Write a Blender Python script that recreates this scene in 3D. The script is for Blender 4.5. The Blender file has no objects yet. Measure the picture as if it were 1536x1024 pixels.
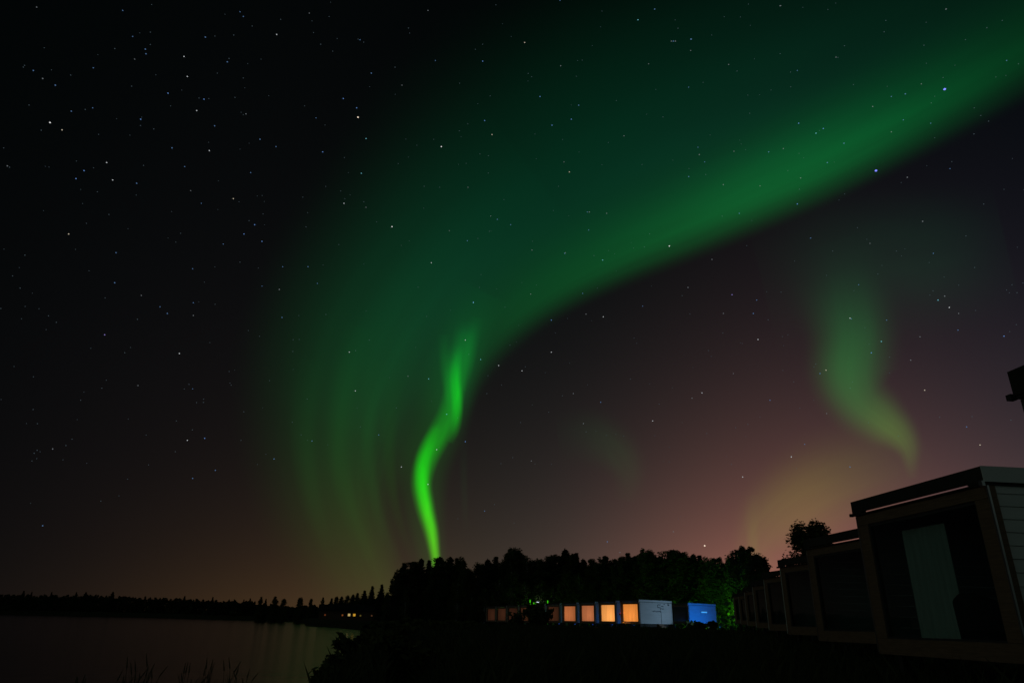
import bpy, math, random
import numpy as np
from mathutils import Vector, Matrix
rad = math.radians
C = bpy.context.scene
COL = C.collection
random.seed(7); rng = np.random.default_rng(7)

# ------------------------------------------------------------------ camera
CAMZ = 1.3
F_PX = 1024.0
ROLL = rad(1.25)
PITCH = math.atan((933 - 512) * math.cos(ROLL) / F_PX)
Fw = Vector((0, math.cos(PITCH), math.sin(PITCH)))
Rt0 = Vector((1, 0, 0)); Up0 = Rt0.cross(Fw)
Rt = math.cos(ROLL) * Rt0 + math.sin(ROLL) * Up0
Up = -math.sin(ROLL) * Rt0 + math.cos(ROLL) * Up0
cam = bpy.data.cameras.new('camera'); cam_o = bpy.data.objects.new('camera', cam); COL.objects.link(cam_o)
M = Matrix((Rt, Up, -Fw)).transposed().to_4x4(); M.translation = (0, 0, CAMZ)
cam_o.matrix_world = M
cam.sensor_width = 36; cam.lens = 24; cam.clip_start = 0.05; cam.clip_end = 60000
C.camera = cam_o
C.view_settings.view_transform = 'Standard'; C.view_settings.look = 'None'
C.view_settings.exposure = 0; C.view_settings.gamma = 1
C.cycles.use_denoising = True
C.cycles.max_bounces = 8; C.cycles.transparent_max_bounces = 24
C.cycles.sample_clamp_indirect = 4
C.cycles.caustics_reflective = False; C.cycles.caustics_refractive = False

def sight(px, py):
    v = Fw * F_PX + Rt * (px - 768) - Up * (py - 512)
    return v.normalized()

def lin(r, g, b):
    def f(c):
        c /= 255.0
        return c / 12.92 if c <= 0.04045 else ((c + 0.055) / 1.055) ** 2.4
    return (f(r), f(g), f(b))

# ------------------------------------------------------------------ night sky
W = bpy.data.worlds.new('World'); C.world = W; W.use_nodes = True
nt = W.node_tree; nt.nodes.clear()
def nd(t, **k):
    n = nt.nodes.new(t)
    for a, b in k.items(): setattr(n, a, b)
    return n
def mth(op, a, b=None, c=None, clamp=False):
    n = nt.nodes.new('ShaderNodeMath'); n.operation = op; n.use_clamp = clamp
    for i, v in enumerate((a, b, c)):
        if v is None: continue
        if isinstance(v, (int, float)): n.inputs[i].default_value = v
        else: nt.links.new(v, n.inputs[i])
    return n.outputs[0]
tc = nd('ShaderNodeTexCoord'); sp = nd('ShaderNodeSeparateXYZ')
nrm = nd('ShaderNodeVectorMath', operation='NORMALIZE')
nt.links.new(tc.outputs['Generated'], nrm.inputs[0]); nt.links.new(nrm.outputs[0], sp.inputs[0])
elev = mth('DEGREES', mth('ARCSINE', sp.outputs[2]))
elev = mth('MAXIMUM', elev, 0.0)
azim = mth('DEGREES', mth('ARCTAN2', sp.outputs[0], sp.outputs[1]))
# (az0, az width, elevation centre, elevation scale, colour): light domes of towns, faint airglow, one added glow
SKY = [
    (24, 10, 6, 1, (0.470, 0.112, 0.052)),
    (26, 20, 10, 1, (0.0333, 0.0740, 0.0680)),
    (16, 24, 18, 2, (0.0067, 0.0, 0.0)),
    (-10, 11, 5, 1, (0.0540, 0.0210, 0.0)),
    (36, 16, 26, 2, (0.0078, 0.0032, 0.0140)),
    (-20, 17, 38, 2, (0.0044, 0.0036, 0.0044)),
    (-106, 12, 32, 2, (0.115, 0.185, 0.155)),  # unseen greenish glow far left, added to brighten the sheet behind the glass
]
acc = None
for az0, w, es, pw_, col in SKY:
    cosd = mth('COSINE', mth('RADIANS', mth('SUBTRACT', azim, az0)))
    k = 1.0 / (rad(w) ** 2)
    g = mth('EXPONENT', mth('MULTIPLY', mth('SUBTRACT', cosd, 1.0), k))
    q = mth('DIVIDE', elev, es)
    h = mth('EXPONENT', mth('MULTIPLY', q if pw_ == 1 else mth('MULTIPLY', q, q), -1.0))
    s = mth('MULTIPLY', g, h)
    v = nd('ShaderNodeVectorMath', operation='SCALE'); v.inputs[0].default_value = col; nt.links.new(s, v.inputs[3])
    if acc is None: acc = v.outputs[0]
    else:
        a = nd('ShaderNodeVectorMath', operation='ADD'); nt.links.new(acc, a.inputs[0]); nt.links.new(v.outputs[0], a.inputs[1]); acc = a.outputs[0]
# unseen sky behind the camera: added green-grey glow to light the white side wall
cosb = mth('COSINE', mth('RADIANS', mth('SUBTRACT', azim, 165)))
gb = mth('EXPONENT', mth('MULTIPLY', mth('SUBTRACT', cosb, 1.0), 3.5))
v = nd('ShaderNodeVectorMath', operation='SCALE'); v.inputs[0].default_value = (.032, .042, .037); nt.links.new(gb, v.inputs[3])
a = nd('ShaderNodeVectorMath', operation='ADD'); nt.links.new(acc, a.inputs[0]); nt.links.new(v.outputs[0], a.inputs[1]); acc = a.outputs[0]
a = nd('ShaderNodeVectorMath', operation='ADD'); nt.links.new(acc, a.inputs[0]); a.inputs[1].default_value = (.0001, .0009, .0009); acc = a.outputs[0]
bg = nd('ShaderNodeBackground'); bg.inputs[1].default_value = 1.0; nt.links.new(acc, bg.inputs[0])
wo = nd('ShaderNodeOutputWorld'); nt.links.new(bg.outputs[0], wo.inputs[0])

# the one distant lamp: faint warm light of the town across the lake, low from the left
sun = bpy.data.lights.new('town_light', 'SUN'); sun.energy = 0.014; sun.angle = rad(4); sun.color = (1.0, .64, .44)
sun_o = bpy.data.objects.new('town_light', sun); COL.objects.link(sun_o)
SAZ, SEL = rad(-82), rad(7)
sd = Vector((math.sin(SAZ) * math.cos(SEL), math.cos(SAZ) * math.cos(SEL), math.sin(SEL)))
sun_o.rotation_euler = sd.to_track_quat('Z', 'Y').to_euler()

# ------------------------------------------------------------------ helpers
def tag(o, label=None, cat=None, group=None, kind=None):
    for k, v in (('label', label), ('category', cat), ('group', group), ('kind', kind)):
        if v: o[k] = v
    return o
def empty(name, loc=(0, 0, 0), rz=0.0):
    o = bpy.data.objects.new(name, None); o.location = loc; o.rotation_euler = (0, 0, rz)
    o.empty_display_size = .3; COL.objects.link(o); return o
def link(name, me, mat=None, parent=None, loc=None):
    if mat is not None and not me.materials: me.materials.append(mat)
    o = bpy.data.objects.new(name, me); COL.objects.link(o)
    if parent is not None: o.parent = parent
    if loc: o.location = loc
    return o
def copy_tree(o, parent=None):
    c = o.copy(); COL.objects.link(c); c.parent = parent
    for ch in list(o.children): copy_tree(ch, c)
    return c

class MB:
    def __init__(s): s.v = []; s.f = []
    def box(s, x0, x1, y0, y1, z0, z1):
        b = len(s.v)
        s.v += [(x, y, z) for z in (z0, z1) for x, y in ((x0, y0), (x1, y0), (x1, y1), (x0, y1))]
        s.f += [(b, b+3, b+2, b+1), (b+4, b+5, b+6, b+7), (b, b+1, b+5, b+4), (b+1, b+2, b+6, b+5), (b+2, b+3, b+7, b+6), (b+3, b, b+4, b+7)]
        return s
    def prism(s, pts, axis, a0, a1):
        """polygon pts extruded along axis 'x' or 'y'"""
        b = len(s.v); n = len(pts)
        for a in (a0, a1):
            for p, q in pts: s.v.append((a, p, q) if axis == 'x' else (p, a, q))
        s.f += [tuple(b + i for i in range(n)), tuple(b + n + i for i in reversed(range(n)))]
        for i in range(n):
            j = (i + 1) % n; s.f.append((b+i, b+j, b+n+j, b+n+i))
        return s
    def tube(s, p0, p1, r0, r1, n=6, cap=True):
        p0 = Vector(p0); p1 = Vector(p1); d = (p1 - p0)
        if d.length < 1e-6: return s
        d.normalize(); u = d.orthogonal().normalized(); w = d.cross(u); b = len(s.v)
        for p, r in ((p0, r0), (p1, r1)):
            for i in range(n):
                a = 2 * math.pi * i / n; q = p + (u * math.cos(a) + w * math.sin(a)) * r; s.v.append(tuple(q))
        for i in range(n):
            j = (i + 1) % n; s.f.append((b+i, b+j, b+n+j, b+n+i))
        if cap: s.f += [tuple(b + i for i in reversed(range(n))), tuple(b + n + i for i in range(n))]
        return s
    def mesh(s, name):
        m = bpy.data.meshes.new(name); m.from_pydata(s.v, [], s.f); m.validate(); m.update(); return m
    def build(s, name, mat, parent=None, bevel=0.0):
        m = s.mesh(name); o = link(name, m, mat, parent)
        if bevel:
            b = o.modifiers.new('bevel', 'BEVEL'); b.width = bevel; b.segments = 2; b.limit_method = 'ANGLE'
        return o

def mat_new(name):
    m = bpy.data.materials.new(name); m.use_nodes = True; t = m.node_tree; t.nodes.clear()
    o = t.nodes.new('ShaderNodeOutputMaterial'); return m, t, o
def N(t, ty, **k):
    n = t.nodes.new(ty)
    for a, b in k.items(): setattr(n, a, b)
    return n
def pbr(name, c0, c1=None, rough=.7, scale=4.0, stretch=(1, 1, 1), metal=0.0, bump=.0, bscale=None, spec=.4, coord='Object', detail=5):
    m, t, o = mat_new(name); p = N(t, 'ShaderNodeBsdfPrincipled')
    p.inputs['Roughness'].default_value = rough; p.inputs['Metallic'].default_value = metal
    p.inputs['Specular IOR Level'].default_value = spec
    tcn = N(t, 'ShaderNodeTexCoord'); mp = N(t, 'ShaderNodeMapping'); mp.inputs['Scale'].default_value = stretch
    t.links.new(tcn.outputs[coord], mp.inputs[0])
    no = N(t, 'ShaderNodeTexNoise'); no.inputs['Scale'].default_value = scale; no.inputs['Detail'].default_value = detail
    t.links.new(mp.outputs[0], no.inputs['Vector'])
    r = N(t, 'ShaderNodeValToRGB'); r.color_ramp.elements[0].position = .3; r.color_ramp.elements[1].position = .7
    r.color_ramp.elements[0].color = (*c0, 1); r.color_ramp.elements[1].color = (*(c1 or c0), 1)
    t.links.new(no.outputs['Fac'], r.inputs[0]); t.links.new(r.outputs[0], p.inputs['Base Color'])
    if bump:
        b = N(t, 'ShaderNodeBump'); b.inputs['Strength'].default_value = bump
        n2 = N(t, 'ShaderNodeTexNoise'); n2.inputs['Scale'].default_value = bscale or scale * 4; n2.inputs['Detail'].default_value = 6
        t.links.new(mp.outputs[0], n2.inputs['Vector']); t.links.new(n2.outputs['Fac'], b.inputs['Height']); t.links.new(b.outputs[0], p.inputs['Normal'])
    t.links.new(p.outputs[0], o.inputs[0]); return m
def glow(name, col, strength=1.0, var=.0, scale=1.0, spot_at=(0, 0, 0)):
    """a thing that gives off light: lit curtain, lamp lens"""
    m, t, o = mat_new(name); e = N(t, 'ShaderNodeEmission'); e.inputs[0].default_value = (*col, 1); e.inputs[1].default_value = strength
    if var:
        tcn = N(t, 'ShaderNodeTexCoord'); mp = N(t, 'ShaderNodeMapping'); mp.inputs['Scale'].default_value = (7, 1, .5)
        no = N(t, 'ShaderNodeTexNoise'); no.inputs['Scale'].default_value = scale; no.inputs['Detail'].default_value = 3
        t.links.new(tcn.outputs['Object'], mp.inputs[0]); t.links.new(mp.outputs[0], no.inputs['Vector'])
        mr = N(t, 'ShaderNodeMapRange'); mr.inputs[1].default_value = .25; mr.inputs[2].default_value = .75
        mr.inputs[3].default_value = strength * (1 - var); mr.inputs[4].default_value = strength * (1 + var)
        t.links.new(no.outputs['Fac'], mr.inputs[0])
        # the room lamp behind the cloth: brightest near it, dimmer towards the corners
        vd = N(t, 'ShaderNodeVectorMath', operation='DISTANCE'); vd.inputs[1].default_value = spot_at; t.links.new(tcn.outputs['Object'], vd.inputs[0])
        m2 = N(t, 'ShaderNodeMapRange'); m2.inputs[1].default_value = 0; m2.inputs[2].default_value = 2.2; m2.inputs[3].default_value = 1.22; m2.inputs[4].default_value = .62
        t.links.new(vd.outputs['Value'], m2.inputs[0])
        mu = N(t, 'ShaderNodeMath', operation='MULTIPLY'); t.links.new(mr.outputs[0], mu.inputs[0]); t.links.new(m2.outputs[0], mu.inputs[1]); t.links.new(mu.outputs[0], e.inputs[1])
    t.links.new(e.outputs[0], o.inputs[0]); return m

WOOD = pbr('stained_wood', (.16, .095, .060), (.26, .16, .10), rough=.65, scale=3, stretch=(1, 1, 14), bump=.25, bscale=10)
WOOD_D = pbr('dark_fascia_paint', (.030, .026, .024), (.045, .038, .034), rough=.6, scale=5, bump=.15)
SIDING = pbr('white_siding_paint', (.70, .72, .71), (.82, .83, .82), rough=.55, scale=1.6, stretch=(1, .35, 2), bump=.12, bscale=30)
SHEET = pbr('galvanised_sheet', (.55, .56, .57), (.70, .71, .72), rough=.28, scale=3, metal=1.0, bump=.03)
STEEL = pbr('dark_steel', (.06, .06, .065), (.10, .10, .105), rough=.5, scale=8, metal=.6)
INNER = pbr('dark_interior', (.05, .045, .04), (.08, .07, .06), rough=.8, scale=3)
REFLECTION_SHEET = pbr('pale_reflection_sheet', (.58, .68, .64), (.72, .82, .78), rough=.9, scale=2, stretch=(9, 1, .4))  # green tint put into the colour for the sky reflected in the glass
FABRIC = pbr('dark_upholstery', (.020, .022, .022), (.035, .036, .035), rough=.95, scale=12, bump=.2)
INK = pbr('dark_paint_lettering', (.03, .04, .05), (.045, .055, .065), rough=.6, scale=6)
SOIL = pbr('meadow_soil', (.018, .020, .010), (.045, .043, .024), rough=.95, scale=.35, bump=.6, bscale=3, detail=8, spec=.1)
GRASS = pbr('grass_blade', (.030, .042, .016), (.065, .070, .028), rough=.8, scale=1.2, spec=.15)
BARK = pbr('pine_bark', (.075, .050, .035), (.14, .10, .07), rough=.9, scale=6, stretch=(1, 1, .3), bump=.4)
BIRCHBARK = pbr('birch_bark', (.30, .29, .27), (.55, .54, .51), rough=.8, scale=4, stretch=(1, 1, 3), bump=.2)
NEEDLE = pbr('spruce_needles', (.022, .036, .016), (.050, .070, .030), rough=.85, scale=.8, spec=.1)
PINEN = pbr('pine_needles', (.030, .044, .018), (.065, .080, .036), rough=.85, scale=.8, spec=.1)
LEAF = pbr('birch_leaves', (.045, .065, .020), (.110, .120, .038), rough=.8, scale=.9, spec=.15)
REED = pbr('reed_stalk', (.05, .05, .022), (.10, .09, .045), rough=.8, scale=3)
COTT = pbr('cottage_boards', (.10, .05, .035), (.15, .08, .05), rough=.8, scale=3, stretch=(6, 6, 1))
COTR = pbr('cottage_roof_felt', (.008, .008, .008), (.014, .013, .012), rough=.9, scale=4)

def glass_mat():
    m, t, o = mat_new('window_glass')
    tr = N(t, 'ShaderNodeBsdfTransparent'); tr.inputs[0].default_value = (.80, .86, .84, 1)
    gl = N(t, 'ShaderNodeBsdfGlossy'); gl.inputs['Roughness'].default_value = .01; gl.inputs[0].default_value = (.95, .97, .96, 1)
    fr = N(t, 'ShaderNodeFresnel'); ge = N(t, 'ShaderNodeNewGeometry'); mr = N(t, 'ShaderNodeMapRange'); mr.inputs[3].default_value = 1.5; mr.inputs[4].default_value = 1 / 1.5
    t.links.new(ge.outputs['Backfacing'], mr.inputs[0]); t.links.new(mr.outputs[0], fr.inputs[0])
    mx = N(t, 'ShaderNodeMixShader'); t.links.new(fr.outputs[0], mx.inputs[0]); t.links.new(tr.outputs[0], mx.inputs[1]); t.links.new(gl.outputs[0], mx.inputs[2])
    t.links.new(mx.outputs[0], o.inputs[0]); return m
GLASS = glass_mat()

def water_mat():
    m, t, o = mat_new('lake_water'); p = N(t, 'ShaderNodeBsdfPrincipled')
    p.inputs['Base Color'].default_value = (.004, .006, .005, 1); p.inputs['Roughness'].default_value = .13; p.inputs['IOR'].default_value = 1.333
    tcn = N(t, 'ShaderNodeTexCoord'); mp = N(t, 'ShaderNodeMapping'); mp.inputs['Scale'].default_value = (.5, 1.6, 1)
    t.links.new(tcn.outputs['Object'], mp.inputs[0])
    n1 = N(t, 'ShaderNodeTexNoise'); n1.inputs['Scale'].default_value = .9; n1.inputs['Detail'].default_value = 6
    t.links.new(mp.outputs[0], n1.inputs['Vector'])
    b = N(t, 'ShaderNodeBump'); b.inputs['Strength'].default_value = .6; b.inputs['Distance'].default_value = .14
    t.links.new(n1.outputs['Fac'], b.inputs['Height']); t.links.new(b.outputs[0], p.inputs['Normal'])
    t.links.new(p.outputs[0], o.inputs[0]); return m

# ------------------------------------------------------------------ ground and lake
WZ = -0.7
# bearing (degrees) : the lake lies between these two distances from the tripod
def bearing(px):
    v = sight(px, 925); return math.degrees(math.atan2(v.x, v.y))
SH = [(-200, 17, 640), (0, 17, 620), (200, 18, 570), (380, 19, 470), (452, 20, 440), (458, 22, 205), (505, 27, 176),
      (536, 34, 150), (556, 52, 132), (576, 85, 112), (584, 97, 99)]
SHB = [(bearing(a), b, c) for a, b, c in SH]
def lake(az):
    if az < -75 or az > SHB[-1][0]: return None
    if az <= SHB[0][0]: return SHB[0][1:]
    for (a, b, c), (a2, b2, c2) in zip(SHB, SHB[1:]):
        if a <= az <= a2:
            t = (az - a) / (a2 - a); return b + (b2 - b) * t, c + (c2 - c) * t
def vnoise(x, y):
    return .5 * math.sin(x * .9 + 1.3 * math.sin(y * .37)) * math.cos(y * .71 + .8 * math.sin(x * .23)) + .3 * math.sin(x * 2.3 + y * 1.7) * math.sin(y * 2.9 - x)
def land_z(x, y):
    r = math.hypot(x, y)
    z = 1.0 * (1 - math.exp(-max(y, 0) / 25.0)) + .05 * vnoise(x * .5, y * .5)
    return z
def ground_z(x, y):
    r = math.hypot(x, y); az = math.degrees(math.atan2(x, y)); z = land_z(x, y)
    if r > 300: z = max(.3, z) + min(3.0, (r - 300) * .004)
    L = lake(az)
    if L:
        if L[0] < r < L[1]:
            d = min(r - L[0], L[1] - r); z = WZ - min(1.2, .05 + d * .25)
        else:
            d = (L[0] - r) if r <= L[0] else (r - L[1])
            z = min(z, WZ + .02 + d * (.055 if r <= L[0] and r < 60 else .12))
    else:
        # bank easing down towards the water's bearing
        d = (az - SHB[-1][0])
        if 0 <= d < 14 and 4 < r < 190: z = min(z, WZ + .08 + d * .014 * r + max(0.0, 12 - r) * .09)
    return z
azs = list(np.arange(-180, -60, 5.0)) + list(np.arange(-60, -44, 2.0)) + list(np.arange(-44, 46, .35)) + list(np.arange(46, 180, 5.0))
rs = [0.0] + list(np.geomspace(1.0, 260, 150)) + list(np.geomspace(270, 760, 50)) + list(np.geomspace(820, 14000, 20))
vs = [(0, 0, land_z(0, 0))]; fs = []
na = len(azs)
for r in rs[1:]:
    for a in azs:
        x, y = r * math.sin(rad(a)), r * math.cos(rad(a)); vs.append((x, y, ground_z(x, y)))
for j in range(na): fs.append((0, 1 + j, 1 + (j + 1) % na))
for i in range(len(rs) - 2):
    b = 1 + i * na
    for j in range(na):
        k = (j + 1) % na; fs.append((b + j, b + na + j, b + na + k, b + k))
fs = [tuple(reversed(f)) for f in fs]
me = bpy.data.meshes.new('ground'); me.from_pydata(vs, [], fs); me.update()
for p in me.polygons: p.use_smooth = True
tag(link('ground', me, SOIL), kind='structure')
me = bpy.data.meshes.new('water'); S = 14000
me.from_pydata([(-S, -S, WZ), (S, -S, WZ), (S, S, WZ), (-S, S, WZ)], [], [(0, 1, 2, 3)]); me.update()
tag(link('water', me, water_mat()), kind='structure')

def spot(px, dist):
    v = sight(px, 930); h = math.hypot(v.x, v.y); x, y = v.x / h * dist, v.y / h * dist
    return x, y, ground_z(x, y)
def top_z(px, py, dist):
    v = sight(px, py); return CAMZ + dist * v.z / math.hypot(v.x, v.y)

# ------------------------------------------------------------------ cabins
def siding(parent, x_out, x_in, W_, L_, H_):
    """lapped boards on one long side"""
    b = MB(); n = 13; h = (H_ - .30) / n
    sgn = 1 if x_out > x_in else -1
    for i in range(n):
        z0 = .08 + i * h; z1 = z0 + h - .006
        o0 = x_out; o1 = x_out - sgn * .014
        pts = [(x_in, z0), (o0, z0), (o1, z1), (x_in, z1)]
        if sgn < 0: pts = pts[::-1]
        b.prism(pts, 'y', .10, L_ - .06)
    return b.build('side_wall', SIDING, parent)

def cabin(name, loc, az, label, group, W_=3.5, L_=6.2, H_=2.92, curtain=None, seam=False, legs=.5, reflection_sheets=None, lettering=False, near=False):
    rz = -(math.pi / 2 + rad(az))
    t = empty(name, loc, rz); tag(t, label, 'cabin', group)
    P, T, B = .34, .20, .28                     # post width, header and sill heights
    zt = H_ - .30                                # underside of roof
    f = MB()
    f.box(0, W_, .0, .14, 0, B)
    f.box(0, P, .0, .14, B + .002, zt - T); f.box(W_ - P, W_, .0, .14, B + .002, zt - T)
    f.box(0, W_, .0, .14, zt - T + .002, zt)
    f.build('front_frame', WOOD, t, bevel=.008 if near else 0)
    c = MB()
    c.box(P - .03, P + .02, .03, .11, B + .01, zt - T); c.box(W_ - P - .02, W_ - P + .03, .03, .11, B + .01, zt - T)
    c.box(P + .022, W_ - P - .022, .03, .11, B - .02, B + .035); c.box(P + .022, W_ - P - .022, .03, .11, zt - T - .05, zt - T + .01)
    wf = c.build('window', STEEL, t)
    g = MB(); g.box(P + .021, W_ - P - .021, .06, .072, B + .036, zt - T - .051); g.build('pane', GLASS, wf)
    # body
    s1 = siding(t, W_ - .012, W_ - .07, W_, L_, H_); s2 = siding(t, .012, .07, W_, L_, H_)
    bw = MB(); bw.box(.07, W_ - .07, L_ - .08, L_ - .02, 0, zt); bw.build('back_wall', SIDING, t)
    for x0, x1 in ((-.012, .022), (W_ - .022, W_ + .012)):
        for y0, y1 in ((-.012, .022), (L_ - .055, L_ - .01)):
            MB().box(x0, x1, y0, y1, .03, zt - .004).build('corner_trim', SHEET if near else SIDING, t)
    fl = MB(); fl.box(.08, W_ - .08, .16, L_ - .09, .02, .12); fl.build('floor', INNER, t)
    ce = MB(); ce.box(.08, W_ - .08, .16, L_ - .09, zt - .10, zt - .02); ce.build('ceiling', INNER, t)
    # roof: dark fascia box, pale metal edge on the long sides
    r = MB(); r.box(-.02, W_ + .01, -.05, L_ + .03, zt + .002, zt + .035)
    rf = r.build('roof', WOOD_D, t, bevel=.006 if near else 0)
    p_ = MB(); p_.box(-.03, W_ + .02, -.06, .0, zt + .068, H_)
    p_.box(-.03, .30, -.06, .0, zt + .037, zt + .066); p_.box(W_ - .34, W_ + .02, -.06, .0, zt + .037, zt + .066)
    p_.build('parapet', WOOD_D, rf)
    p_ = MB(); p_.box(-.03, .03, .003, .22, zt + .037, H_); p_.box(W_ - .04, W_ + .02, .003, L_ + .04, zt + .037, H_)
    p_.box(W_ * .5, W_ - .043, L_ - .02, L_ + .04, zt + .037, H_ - .003); p_.build('parapet', WOOD_D, rf)
    e = MB(); e.box(W_ + .022, W_ + .034, -.062, L_ + .03, zt + .05, H_ + .004); e.build('edge_flashing', SIDING, rf)
    gu = MB(); gu.box(-.085, -.022, -.10, -.03, zt + .0, zt + .06); gu.build('gutter_end', STEEL, rf)
    gu = MB(); gu.box(W_ - .03, W_ + .045, -.115, -.062, zt - .02, zt + .06); gu.build('gutter_end', SHEET, rf)
    for lx in (.2, W_ - .3):
        for ly in (.25, L_ / 2, L_ - .4):
            q = MB(); q.box(lx, lx + .12, ly, ly + .12, -legs, -.002); q.box(lx - .06, lx + .18, ly - .06, ly + .18, -legs - .1, -legs - .002)
            q.build('support_leg', STEEL, t)
    if curtain:
        m = glow('curtain_glow', curtain, 1.6, .15, .8, (random.uniform(.9, 2.7), .3, random.uniform(.8, 1.6)))
        def cur(x0, x1):
            b = MB(); n = max(4, int((x1 - x0) / .07)); base = len(b.v)
            for i in range(n + 1):
                x = x0 + (x1 - x0) * i / n; y = .24 + .02 * math.sin(i * 2.1)
                b.v += [(x, y, B + .02), (x, y, zt - T - .03), (x, y + .012, zt - T - .03), (x, y + .012, B + .02)]
            for i in range(n):
                k = 4 * i
                for q in range(4): b.f.append((k + q, k + (q + 1) % 4, k + 4 + (q + 1) % 4, k + 4 + q))
            b.build('curtain', m, t)
        if seam: cur(P - .02, P + 1.16); cur(P + 1.20, W_ - P + .02)
        else: cur(P - .02, W_ - P + .02)
    if reflection_sheets:
        for x0, x1 in reflection_sheets:
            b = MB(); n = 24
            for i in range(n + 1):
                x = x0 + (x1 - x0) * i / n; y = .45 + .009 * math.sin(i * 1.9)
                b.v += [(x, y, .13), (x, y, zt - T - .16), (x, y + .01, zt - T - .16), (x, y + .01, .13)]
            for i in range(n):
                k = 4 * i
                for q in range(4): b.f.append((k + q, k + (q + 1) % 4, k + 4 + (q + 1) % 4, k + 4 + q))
            b.build('curtain', REFLECTION_SHEET, t)  # pale sheet added in place of the sky's reflection in the pane
    if lettering:
        # weathered hand-drawn marks on the end wall: two wavy columns of strokes, an underline, a small bird-like emblem
        b = MB(); b2 = MB(); b3 = MB(); X = W_ - .008; X2 = W_ + .010
        def st(y0, y1, z, th=.05, b=b):
            n = 5
            for i in range(n):
                a0 = y0 + (y1 - y0) * i / n; a1 = y0 + (y1 - y0) * (i + .82) / n
                dz = .035 * math.sin(i * 2.3 + y0 * 5); b.box(X, X2, a0, a1, z + dz, z + dz + th)
        st(3.35, 3.95, 2.38, .07); st(3.35, 3.9, 2.05, .07); st(4.0, 4.5, 2.22, .07); st(4.05, 4.55, 1.90, .07); b.box(X, X2, 3.36, 3.43, 2.1, 2.4)
        b.box(X, X2, 3.86, 3.93, 1.78, 2.06); b.box(X, X2, 4.55, 4.75, 2.46, 2.55)
        st(2.4, 3.85, 1.55, .09, b2); b2.box(X, X2 + .001, 3.78, 3.96, 1.50, 1.66)
        b2.box(X, X2, 3.95, 3.985, .02, 1.5)
        b3.prism([(5.25, 2.38), (5.55, 2.34), (5.58, 2.46), (5.44, 2.52), (5.42, 2.70), (5.30, 2.68), (5.34, 2.50)], 'x', X, X2)
        b.build('lettering', INK, t); b2.build('lettering_line', INK, t); b3.build('emblem', INK, t)
        s = MB(); s.box(W_ + .002, W_ + .04, .02, L_ - .02, -.32, .075); s.build('skirting', INNER, t)
        s = MB(); s.box(W_ + .05, W_ + .75, 3.1, 3.95, -.36, -.16); s.box(W_ + .05, W_ + .40, 3.1, 3.95, -.158, .06); s.build('step', WOOD, t)
    return t

words = ['nearest', 'second', 'third', 'fourth', 'fifth', 'sixth', 'seventh', 'eighth', 'ninth', 'tenth']
GR = 'dark wooden cabins stepping away along the right side'
# right-hand row: left front corners on a straight line, every front turned towards the lake
RR = [(5.20, 6.60, .93)] + [(7.32 + 1.745 * k, 14.62 + 6.86 * k, .88 + .105 * k) for k in range(8)]
for k, (x, y, z) in enumerate(RR):
    if k == 0: lab = 'black silhouette of a cabin corner with protruding gutter, cut off by the right edge'
    elif k == 1: lab = 'large dark glass fronted cabin with white lapped siding and a painted reflection behind the glass'
    elif k == 2: lab = 'dark unlit cabin directly left of the white sided one, pale slit under its roof edge'
    elif k == 8: lab = 'farthest unlit brown framed cabin ending the right hand row beside green lit trees'
    else: lab = 'unlit brown framed cabin, %s in the row beyond the white sided one' % words[k - 2].replace('nearest', 'first')
    top = 2.5 + CAMZ
    H_ = 2.92 if k != 0 else 2.92
    zb = top - H_ if k <= 1 else z
    H2 = top - zb if k > 1 else H_
    c = cabin('glass_front_cabin', (x, y, zb), -6, lab, GR, W_=3.65, L_=6.2, H_=H2 if H2 > 2.2 else 2.4, legs=max(.12, zb - ground_z(x + 1, y) - .05), near=(k <= 2),
              reflection_sheets=[(.72, 1.92)] if k == 1 else None)
# armchair inside the second one, in front of the reflection sheet
def to_world(loc, az, p):
    rz = -(math.pi / 2 + rad(az)); c, s = math.cos(rz), math.sin(rz)
    return (loc[0] + p[0] * c - p[1] * s, loc[1] + p[0] * s + p[1] * c, loc[2] + p[2]), rz
BASE1 = (RR[1][0], RR[1][1], 2.5 + CAMZ - 2.92)

# far row with glowing curtains, lit and unlit cabins alike
FR0 = (17.19, 94.42)
lit = [lin(238, 132, 58), lin(255, 155, 80), lin(176, 96, 60), lin(178, 94, 54), lin(60, 31, 19), lin(84, 42, 24), lin(66, 34, 20), lin(48, 24, 15), lin(56, 28, 17), lin(52, 26, 16)]  # dim entries: brown tone of the unlit fronts put into emission
GL = 'row of low cabins with curtained fronts below the forest'
labs = ['cabin with glowing orange curtains split by a dark seam and a pale lettered end wall',
        'cabin with the brightest pale orange window, next left of the pale end wall',
        'cabin with a dull orange brown window, left of the brightest window',
        'cabin with the leftmost glowing orange window of the row',
        'dim unlit brown cabin just left of the leftmost glowing window',
        'dim brown cabin partly hidden behind the dark leafy bush',
        'dim brown cabin just left of the leafy bush in front of the row',
        'faint brown cabin, third from the far left end of the low row',
        'faint brown cabin, second from the far left end of the low row',
        'faintest brown cabin closing the low row at its far left end']
far_frames = []
for k in range(10):
    d = 6.25 * k; rx = FR0[0] + math.sin(rad(-20)) * d; ry = FR0[1] + math.cos(rad(-20)) * d
    a = rad(-35); lx, ly = rx + math.sin(a) * 3.5, ry + math.cos(a) * 3.5
    zb = 1.43 - .012 * k
    cabin('curtained_cabin', (lx, ly, zb), -35, labs[k], GL, W_=3.5, L_=6.1, H_=2.95, curtain=lit[k], seam=(k == 0), lettering=(k == 0), legs=max(.1, zb - ground_z(lx, ly)))
    far_frames.append((lx, ly, zb))
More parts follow.
